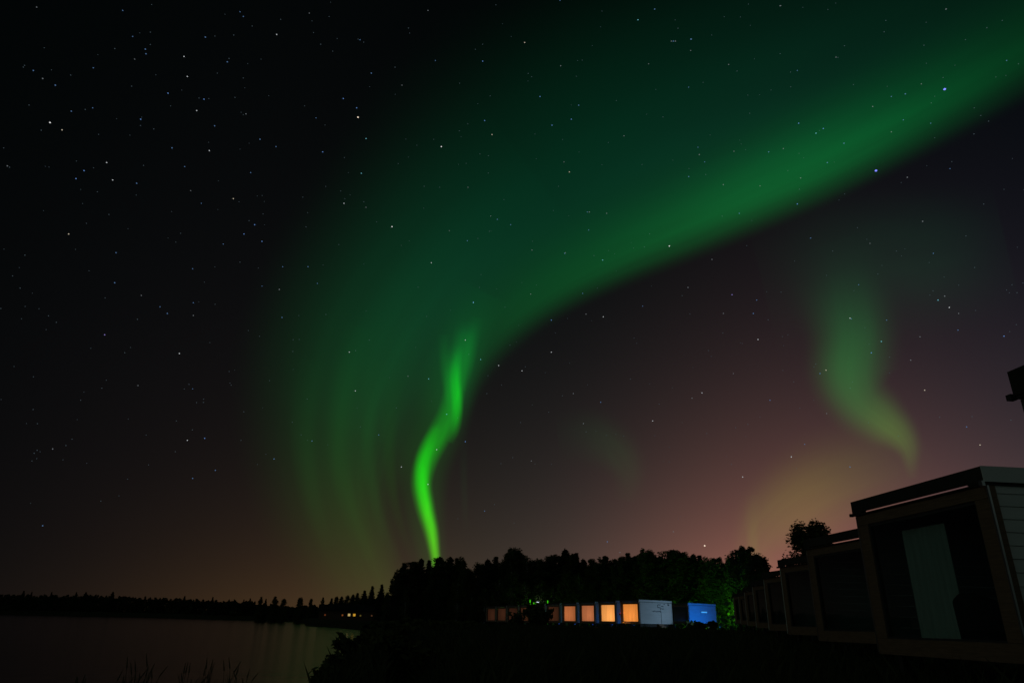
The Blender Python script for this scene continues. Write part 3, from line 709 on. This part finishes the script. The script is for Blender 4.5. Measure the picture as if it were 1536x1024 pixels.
# ------------------------------------------------------------------ aurora: glowing curtains high above, 9 km away
AR = 9000.0; layer = [0]
def ribbon(name, path, stops, parent, power=2.2, streak=.0, sfreq=60.0, strength=1.0, hi=None, sl=2.5):
    """path: bearings given as photo coordinates with a soft half width on each side; stops: (u, colour) along it"""
    if stops[0][1] == K0: stops = [stops[0], (.02, K0), (.04, K0)] + list(stops[1:])
    if stops[-1][1] == K0: stops = list(stops[:-1]) + [(.965, K0), (.985, K0), stops[-1]]
    layer[0] += 1; AR_ = AR + 25.0 * layer[0]      # every curtain at its own distance
    pts = np.array([p[:2] for p in path], float); w = np.array([p[2:4] for p in path], float)
    # Catmull-Rom resampling
    def cr(a, k):
        P_ = np.vstack([2 * a[0] - a[1], a, 2 * a[-1] - a[-2]]); out = []
        for i in range(1, len(P_) - 2):
            for t in np.linspace(0, 1, k, endpoint=False):
                out.append(.5 * ((2 * P_[i]) + (-P_[i-1] + P_[i+1]) * t + (2*P_[i-1] - 5*P_[i] + 4*P_[i+1] - P_[i+2]) * t*t + (-P_[i-1] + 3*P_[i] - 3*P_[i+1] + P_[i+2]) * t**3))
        out.append(P_[-2]); return np.array(out)
    Q = cr(pts, 14); Wd = cr(w, 14); T = np.gradient(Q, axis=0); T /= np.linalg.norm(T, axis=1)[:, None]
    for _ in range(6): T[1:-1] = (T[:-2] + 2 * T[1:-1] + T[2:]) / 4
    T /= np.linalg.norm(T, axis=1)[:, None]
    Nn = np.stack([T[:, 1], -T[:, 0]], 1)            # left-hand normal in the picture when walking along
    L = np.concatenate([[0], np.cumsum(np.linalg.norm(np.diff(Q, axis=0), axis=1))]); L /= L[-1]
    m_ = 24; vs = []; uv = []
    for i in range(len(Q)):
        for j in range(m_ + 1):
            s = 2 * j / m_ - 1; p = Q[i] + Nn[i] * (s * (Wd[i, 0] if s < 0 else Wd[i, 1]))
            d = sight(p[0], p[1]); vs.append(tuple(d * AR_ + Vector((0, 0, CAMZ)))); uv.append((L[i], j / m_))
    fs = [(i*(m_+1)+j, (i+1)*(m_+1)+j, (i+1)*(m_+1)+j+1, i*(m_+1)+j+1) for i in range(len(Q)-1) for j in range(m_)]
    me = bpy.data.meshes.new(name); me.from_pydata(vs, [], fs); me.update()
    ul = me.uv_layers.new(name='UVMap')
    for lp in me.loops: ul.data[lp.index].uv = uv[lp.vertex_index]
    for p in me.polygons: p.use_smooth = True
    m, t, o = mat_new('aurora_glow'); e = N(t, 'ShaderNodeEmission'); tr = N(t, 'ShaderNodeBsdfTransparent'); ad = N(t, 'ShaderNodeAddShader')
    uvn = N(t, 'ShaderNodeUVMap'); se = N(t, 'ShaderNodeSeparateXYZ'); t.links.new(uvn.outputs[0], se.inputs[0])
    ra = N(t, 'ShaderNodeValToRGB'); cr_ = ra.color_ramp; cr_.interpolation = 'B_SPLINE'
    while len(cr_.elements) < len(stops): cr_.elements.new(.5)
    for el, (u, c) in zip(cr_.elements, stops): el.position = u
    peak = max(max(c) for u, c in stops)
    for el, (u, c) in zip(cr_.elements, stops): el.position = u; el.color = (*[x / peak for x in c], 1)
    t.links.new(se.outputs[0], ra.inputs[0])
    def mm(op, a, b=None):
        n = N(t, 'ShaderNodeMath', operation=op)
        for i, v in enumerate((a, b)):
            if v is None: continue
            if isinstance(v, (int, float)): n.inputs[i].default_value = v
            else: t.links.new(v, n.inputs[i])
        return n.outputs[0]
    s = mm('SUBTRACT', mm('MULTIPLY', se.outputs[1], 2.0), 1.0); pf = mm('POWER', mm('MAXIMUM', mm('SUBTRACT', 1.0, mm('MULTIPLY', s, s)), 0.0), power)
    if hi:      # the upper side fades slowly, like the tall rays of a curtain
        up = mm('MAXIMUM', s, 0.0); lo = mm('MINIMUM', s, 0.0)
        a_ = mm('POWER', mm('MAXIMUM', mm('SUBTRACT', 1.0, mm('POWER', up, 1.35)), 0.0), hi)
        b_ = mm('POWER', mm('MAXIMUM', mm('SUBTRACT', 1.0, mm('MULTIPLY', lo, lo)), 0.0), power); pf = mm('MULTIPLY', a_, b_)
    if streak:
        cb = N(t, 'ShaderNodeCombineXYZ'); t.links.new(mm('MULTIPLY', se.outputs[1], sfreq), cb.inputs[0]); t.links.new(mm('MULTIPLY', se.outputs[0], sl), cb.inputs[1])
        no = N(t, 'ShaderNodeTexNoise'); no.inputs['Scale'].default_value = 1.0; no.inputs['Detail'].default_value = 2; t.links.new(cb.outputs[0], no.inputs['Vector'])
        k = mm('ADD', mm('MULTIPLY', mm('SUBTRACT', no.outputs['Fac'], .5), streak * 2), 1.0); pf = mm('MULTIPLY', pf, k)
    st_ = mm('MULTIPLY', pf, peak * strength)
    t.links.new(ra.outputs[0], e.inputs[0]); t.links.new(st_, e.inputs[1])
    t.links.new(e.outputs[0], ad.inputs[0]); t.links.new(tr.outputs[0], ad.inputs[1]); t.links.new(ad.outputs[0], o.inputs[0])
    try: m.cycles.emission_sampling = 'NONE'
    except Exception: pass
    return link(name, me, m, parent)

K0 = (0, 0, 0)
A = empty('aurora', (0, 0, 0)); tag(A, 'broad diffuse green aurora arc sweeping from the lower left up to the upper right corner', 'aurora', 'auroras in the night sky')
# walking left to right: first half width = below-right side, second = above-left side
ribbon('arc_band', [(664, 700, 20, 60), (684, 612, 30, 90), (716, 540, 38, 105), (766, 480, 46, 120), (832, 432, 50, 130), (924, 384, 56, 135), (1026, 338, 62, 138), (1128, 292, 66, 140), (1230, 244, 70, 142), (1332, 190, 74, 140), (1440, 130, 78, 135), (1560, 62, 80, 130), (1690, -12, 82, 130)],
       [(0, K0), (.08, (.000, .018, .003)), (.20, (.000, .028, .004)), (.42, (.000, .070, .012)), (.56, (.000, .102, .018)), (.70, (.000, .060, .011)), (.83, (.000, .030, .005)), (1, (0, .008, .001))], A, power=2.6, hi=3.1, streak=.2, sfreq=9, sl=4)
ribbon('upper_glow', [(520, 700, 130, 190), (575, 570, 150, 250), (660, 450, 150, 300), (780, 350, 150, 350), (940, 260, 150, 370), (1130, 175, 150, 360), (1330, 85, 150, 340), (1560, -20, 150, 320), (1700, -80, 150, 320)],
       [(0, K0), (.13, (.0, .014, .003)), (.26, (.0, .023, .008)), (.40, (.0, .026, .010)), (.55, (.0, .022, .0090)), (.7, (.000, .015, .006)), (.88, (.000, .010, .003)), (1, (0, .006, .002))], A, power=1.8, hi=2.2, streak=.16, sfreq=7)
ribbon('left_fan', [(600, 935, 46, 100), (560, 850, 56, 130), (532, 750, 80, 165), (535, 650, 120, 200), (565, 550, 150, 230), (625, 450, 150, 240), (715, 350, 140, 240), (830, 260, 120, 220)],
       [(0, (.003, .010, .000)), (.12, (.007, .022, .001)), (.28, (.002, .026, .002)), (.44, (.0, .037, .007)), (.60, (.0, .024, .007)), (.78, (.0, .010, .004)), (1, K0)], A, power=2.0, hi=1.9, streak=.26, sfreq=12, sl=1.2)
for w_, st_l in (([(622, 852, 8, 10), (602, 790, 9, 12), (588, 720, 10, 14), (586, 640, 14, 18), (596, 560, 18, 22)], (.001, .009, .0)), ([(598, 850, 9, 12), (572, 780, 10, 14), (556, 700, 12, 16), (556, 610, 16, 20), (570, 530, 20, 26)], (.001, .009, .001)),
                ([(560, 850, 14, 18), (528, 770, 16, 20), (510, 680, 20, 24), (520, 570, 26, 30), (545, 480, 34, 36)], (.001, .011, .001)), ([(498, 830, 16, 22), (470, 740, 20, 26), (458, 640, 24, 32), (470, 530, 32, 40)], (.001, .008, .001)),
                ([(700, 800, 6, 8), (697, 740, 7, 9), (696, 690, 8, 10), (698, 640, 9, 11)], (.001, .004, .001))):
    ribbon('ray', w_, [(0, K0), (.28, st_l), (.6, (0, st_l[1], st_l[2])), (1, K0)], A, power=2.0)
ribbon('bright_ribbon', [(657, 866, 8, 9), (653, 832, 10, 12), (648, 797, 13, 16), (639, 760, 16, 19), (634, 724, 17, 21), (641, 690, 19, 23), (658, 656, 20, 24), (675, 624, 18, 24), (684, 590, 16, 23), (688, 552, 17, 23), (696, 512, 18, 22), (706, 470, 18, 20)],
       [(0, (.03, .14, .0)), (.12, (.04, .20, .0)), (.26, (.01, .26, .0)), (.40, (.0, .22, .0)), (.52, (.0, .19, .001)), (.62, (.0, .16, .002)), (.72, (.0, .15, .003)), (.82, (.0, .10, .005)), (.92, (.0, .03, .004)), (1, K0)], A, power=1.9, streak=.22, sfreq=4, sl=6)
ribbon('lower_core', [(657, 866, 6, 7), (653, 832, 8, 9), (648, 796, 10, 12), (640, 762, 12, 14), (634, 728, 13, 15), (635, 696, 14, 16), (643, 668, 13, 15), (653, 646, 11, 12), (662, 628, 8, 8)],
       [(0, (.02, .12, .0)), (.14, (.03, .22, .0)), (.34, (.02, .34, .0)), (.52, (.0, .38, .0)), (.68, (.0, .32, .0)), (.82, (.0, .18, .0)), (.93, (.0, .04, .0)), (1, K0)], A, power=2.2, streak=.3, sfreq=4, sl=7)
ribbon('upper_core', [(672, 668, 7, 8), (682, 646, 9, 10), (686, 622, 10, 11), (686, 596, 10, 12), (684, 570, 10, 12), (685, 542, 11, 12), (690, 514, 11, 12)],
       [(0, K0), (.22, (.0, .12, .001)), (.42, (.0, .24, .001)), (.58, (.0, .25, .001)), (.74, (.0, .12, .002)), (.88, (.0, .03, .002)), (1, K0)], A, power=2.0, streak=.3, sfreq=4, sl=6)
ribbon('ray', [(678, 620, 9, 9), (672, 578, 11, 11), (668, 538, 12, 12), (666, 498, 12, 12)], [(0, K0), (.35, (.0, .07, .002)), (.7, (.0, .03, .002)), (1, K0)], A, power=2.0)
ribbon('ray', [(694, 590, 9, 9), (702, 550, 11, 11), (708, 512, 13, 13), (716, 472, 14, 14)], [(0, K0), (.35, (.0, .06, .003)), (.7, (.0, .03, .003)), (1, K0)], A, power=2.0)
ribbon('ribbon_halo', [(654, 850, 22, 36), (642, 770, 34, 52), (640, 700, 46, 62), (668, 630, 44, 64), (688, 560, 40, 64), (710, 490, 40, 64), (740, 430, 40, 64)],
       [(0, (.0, .02, .0)), (.25, (.0, .022, .001)), (.5, (.0, .032, .002)), (.75, (0, .036, .005)), (1, K0)], A, power=2.4)
A2 = empty('aurora', (0, 0, 0)); tag(A2, 'soft green hook of aurora curling down over the nearest cabins on the right', 'aurora', 'auroras in the night sky')
ribbon('curl', [(1240, 350, 110, 100), (1262, 420, 106, 96), (1277, 500, 88, 92), (1272, 560, 78, 90), (1288, 602, 64, 72), (1321, 630, 54, 58), (1346, 650, 42, 44), (1361, 672, 28, 32), (1366, 698, 17, 20), (1368, 730, 10, 12)],
       [(0, K0), (.18, (.0, .006, .002)), (.34, (.0, .052, .010)), (.50, (.0, .092, .013)), (.64, (.002, .070, .008)), (.74, (.028, .096, .009)), (.82, (.028, .080, .006)), (.90, (.010, .030, .002)), (1, K0)], A2, power=3.6, streak=.22, sfreq=8, sl=1.5)
ribbon('upper_veil', [(1130, 430, 130, 120), (1260, 400, 140, 130), (1390, 390, 140, 130), (1520, 360, 130, 110)], [(0, K0), (.3, (.0, .008, .003)), (.7, (.0, .012, .004)), (1, K0)], A2, power=2.4, streak=.3, sfreq=5)
A3 = empty('aurora', (0, 0, 0)); tag(A3, 'faint yellowish veil of aurora low over the trees left of the nearest cabin', 'aurora', 'auroras in the night sky')
ribbon('veil', [(1400, 660, 80, 70), (1335, 695, 100, 90), (1265, 722, 110, 100), (1205, 750, 100, 110), (1160, 780, 80, 95), (1136, 812, 54, 70), (1130, 850, 40, 50)],
       [(0, K0), (.2, (.002, .008, .0)), (.42, (.018, .028, .000)), (.62, (.046, .047, .000)), (.80, (.026, .038, .0)), (1, (.0, .010, 0))], A3, power=3.2, streak=.35, sfreq=9, sl=1.5)
ribbon('ray', [(1133, 840, 12, 12), (1130, 810, 13, 13), (1128, 780, 15, 15), (1130, 740, 16, 16)], [(0, (.006, .018, 0)), (.4, (.008, .018, .0)), (1, K0)], A3, power=2.0)
A4 = empty('aurora', (0, 0, 0)); tag(A4, 'barely visible green wisp of aurora above the middle of the forest', 'aurora', 'auroras in the night sky')
ribbon('wisp', [(830, 655, 60, 46), (885, 650, 64, 50), (925, 675, 52, 46), (944, 712, 38, 36), (938, 756, 26, 26)], [(0, K0), (.35, (.0, .008, .002)), (.65, (.0, .013, .002)), (1, K0)], A4, power=2.8, streak=.3, sfreq=6)

# ------------------------------------------------------------------ stars
SR = 10400.0
STARC = {'w': (.9, .95, 1.0), 'b': (.20, .42, 1.0), 't': (.25, .80, .95), 'y': (1.0, .86, .66), 'v': (.45, .36, 1.0)}
smat = {k: glow('star_%s' % n, c, 1.0) for (k, c), n in zip(STARC.items(), ('white', 'blue', 'teal', 'cream', 'violet'))}
big = """524,528,w 533,586,w 698,510,w 748,548,w 783,556,w 827,528,w 905,475,w 710,454,t 643,568,t 655,674,w 642,726,w 670,621,t 721,539,t 827,480,b 698,662,b 602,700,w 157,502,v 269,530,w 281,660,w 307,657,b
 1098,442,v 1137,509,w 1239,555,y 1307,529,b 1322,512,t 1275,477,w 1407,450,t 1424,461,w 1387,585,y 1053,589,w 979,631,w 1187,685,w 1114,715,w 1506,504,b 1470,667,y 1057,818,Y 1417,134,V 1314,256,V 1196,306,b
 1004,369,W 904,390,t 415,52,w 537,176,Y 588,340,W 393,362,b 314,226,w 295,166,w 252,140,b 306,149,b 281,115,w 276,85,w 75,184,W 93,195,y 211,179,b 160,244,w 169,270,w 126,256,b 114,268,b 515,148,b 535,162,b
 662,220,W 724,92,b 727,181,b 738,202,y 516,305,w 350,298,y 103,351,y 366,351,b 382,337,b 549,208,t 484,228,b 542,260,t 647,394,w 710,453,b 857,179,b 828,188,b 810,145,b 787,64,y 957,30,t 1198,185,b 1235,193,b 1224,200,t 854,258,y"""
small = """55,11 184,16 199,55 218,74 202,89 219,81 360,18 365,25 464,20 308,56 540,60 557,110 603,128 258,222 414,220 376,259 549,311 335,366 289,403 172,424 212,443 174,379 140,102 50,106 64,118 139,162 107,167 83,128
 11,249 341,93 277,250 205,275 286,286 302,305 390,209 322,189 369,171 474,177 642,16 653,91 702,281 701,361 674,346 746,329 736,324 766,337 423,476 393,429 419,434 476,425 240,460 290,454 290,473 251,470 424,400 462,400
 973,96 982,14 1093,97 1033,131 1171,9 1010,62 1013,62 1037,59 1036,76 1033,265 848,379 881,318 910,320 847,380 798,375 883,345 884,318 1358,141 1382,126 1337,145 1309,160 1355,180 1337,198 1241,244 1175,223 1153,228 1101,227 1047,221 1049,232
 1057,243 936,204 854,258 846,243 1510,91 1361,266 1425,253 1384,332 1216,357 1068,389 1407,450 1417,444 1277,478 1419,14 840,1 1170,9 1013,62 1007,62 1036,59 1085,277 1109,320 1140,279 1266,215 1201,267 1396,185 1254,86 1196,106 841,99
 868,158 879,471 964,459 1032,431 874,440 796,441 1288,427 207,578 289,583 64,788 468,661 79,673 323,705 411,688 289,717 1038,597 901,603 875,635 1207,666 1366,540 1437,495 1438,470 1330,480 1010,797 911,812 930,828 727,766 797,691 568,652 612,564 1254,820
 1187,684 1230,560 1380,505 1400,380 1305,365 1130,470 1085,470 1135,450 1240,620 1275,700 860,590 1450,640 1100,560 1155,600"""
def star_mesh(name, px_, seg=1):
    r = px_ / F_PX * SR / 2; b = MB(); u = 6
    bm_v = [(0, 0, r), (0, 0, -r)] + [(r * math.cos(i * math.pi / 3), r * math.sin(i * math.pi / 3), 0) for i in range(6)]
    b.v = bm_v; b.f = [(0, 2 + i, 2 + (i + 1) % 6) for i in range(6)] + [(1, 2 + (i + 1) % 6, 2 + i) for i in range(6)]
    return b
def skyp(px, py, R_=SR):
    # keep the distance along the optical axis so that sizes stay even
    d = sight(px, py); return d * R_ + Vector((0, 0, CAMZ))
names = {'w': 'small white star', 'b': 'small blue star', 't': 'small pale teal star', 'y': 'small cream star', 'v': 'violet blue star', 'W': 'bright white star', 'Y': 'bright warm star', 'V': 'bright deep blue star'}
cache = {}
def region(x, y):
    h = 'far left' if x < 300 else 'left' if x < 600 else 'middle' if x < 900 else 'right' if x < 1250 else 'far right'
    v = 'top' if y < 180 else 'upper' if y < 360 else 'middle' if y < 540 else 'lower'
    return '%s part of the sky, %s' % (v, {'far left': 'in the black far left', 'left': 'left of the aurora arc', 'middle': 'near the centre', 'right': 'right of centre', 'far right': 'toward the right edge'}[h])
for s in big.split():
    x, y, c = s.split(','); x, y = float(x), float(y)
    if c not in cache:
        mt = glow('star_glow_' + c, {'W': (1, 1, 1), 'Y': (1, .80, .62), 'V': (.20, .22, 1.0)}.get(c) or STARC[c], {'W': .8, 'Y': 1.0, 'V': 1.4}.get(c, .55))
        b = star_mesh('star', {'W': 2.0, 'Y': 2.6, 'V': 3.2}.get(c, 1.6)); m = b.mesh('star'); m.materials.append(mt); cache[c] = m
    o = link('star', cache[c]); o.location = skyp(x, y)
    lab = 'brightest warm white star low above the trees' if (x, y) == (1057, 818) else names[c] + ' in the ' + region(x, y)
    tag(o, lab, 'star', 'brighter stars in the night sky')
# the multitude of fainter stars
b = MB(); b2 = MB(); b3 = MB()
def addstar(b, px, py, s):
    m = star_mesh('s', s); k = len(b.v); p = skyp(px, py); b.v += [(p.x + q[0], p.y + q[1], p.z + q[2]) for q in m.v]; b.f += [tuple(i + k for i in f) for f in m.f]
for i, s in enumerate(small.split()):
    x, y = map(float, s.split(',')); addstar(b2 if (i % 2 or (x < 600 and i % 4)) else b, x, y, random.uniform(1.3, 1.8))
for i in range(650):
    x, y = random.uniform(-100, 1640), random.uniform(-120, 800)
    if y > 700 and random.random() < .7: continue
    addstar(b3, x, y, random.uniform(.8, 1.35))
sf = empty('star_field'); tag(sf, 'multitude of faint stars scattered over the whole night sky', 'stars', kind='stuff')
for q, nm, cc, st in ((b, 'white_stars', (.75, .82, .9), .18), (b2, 'blue_stars', (.25, .5, 1.0), .30), (b3, 'faint_stars', (.45, .62, .75), .12)):
    o = q.build(nm, glow(nm, cc, st), sf)
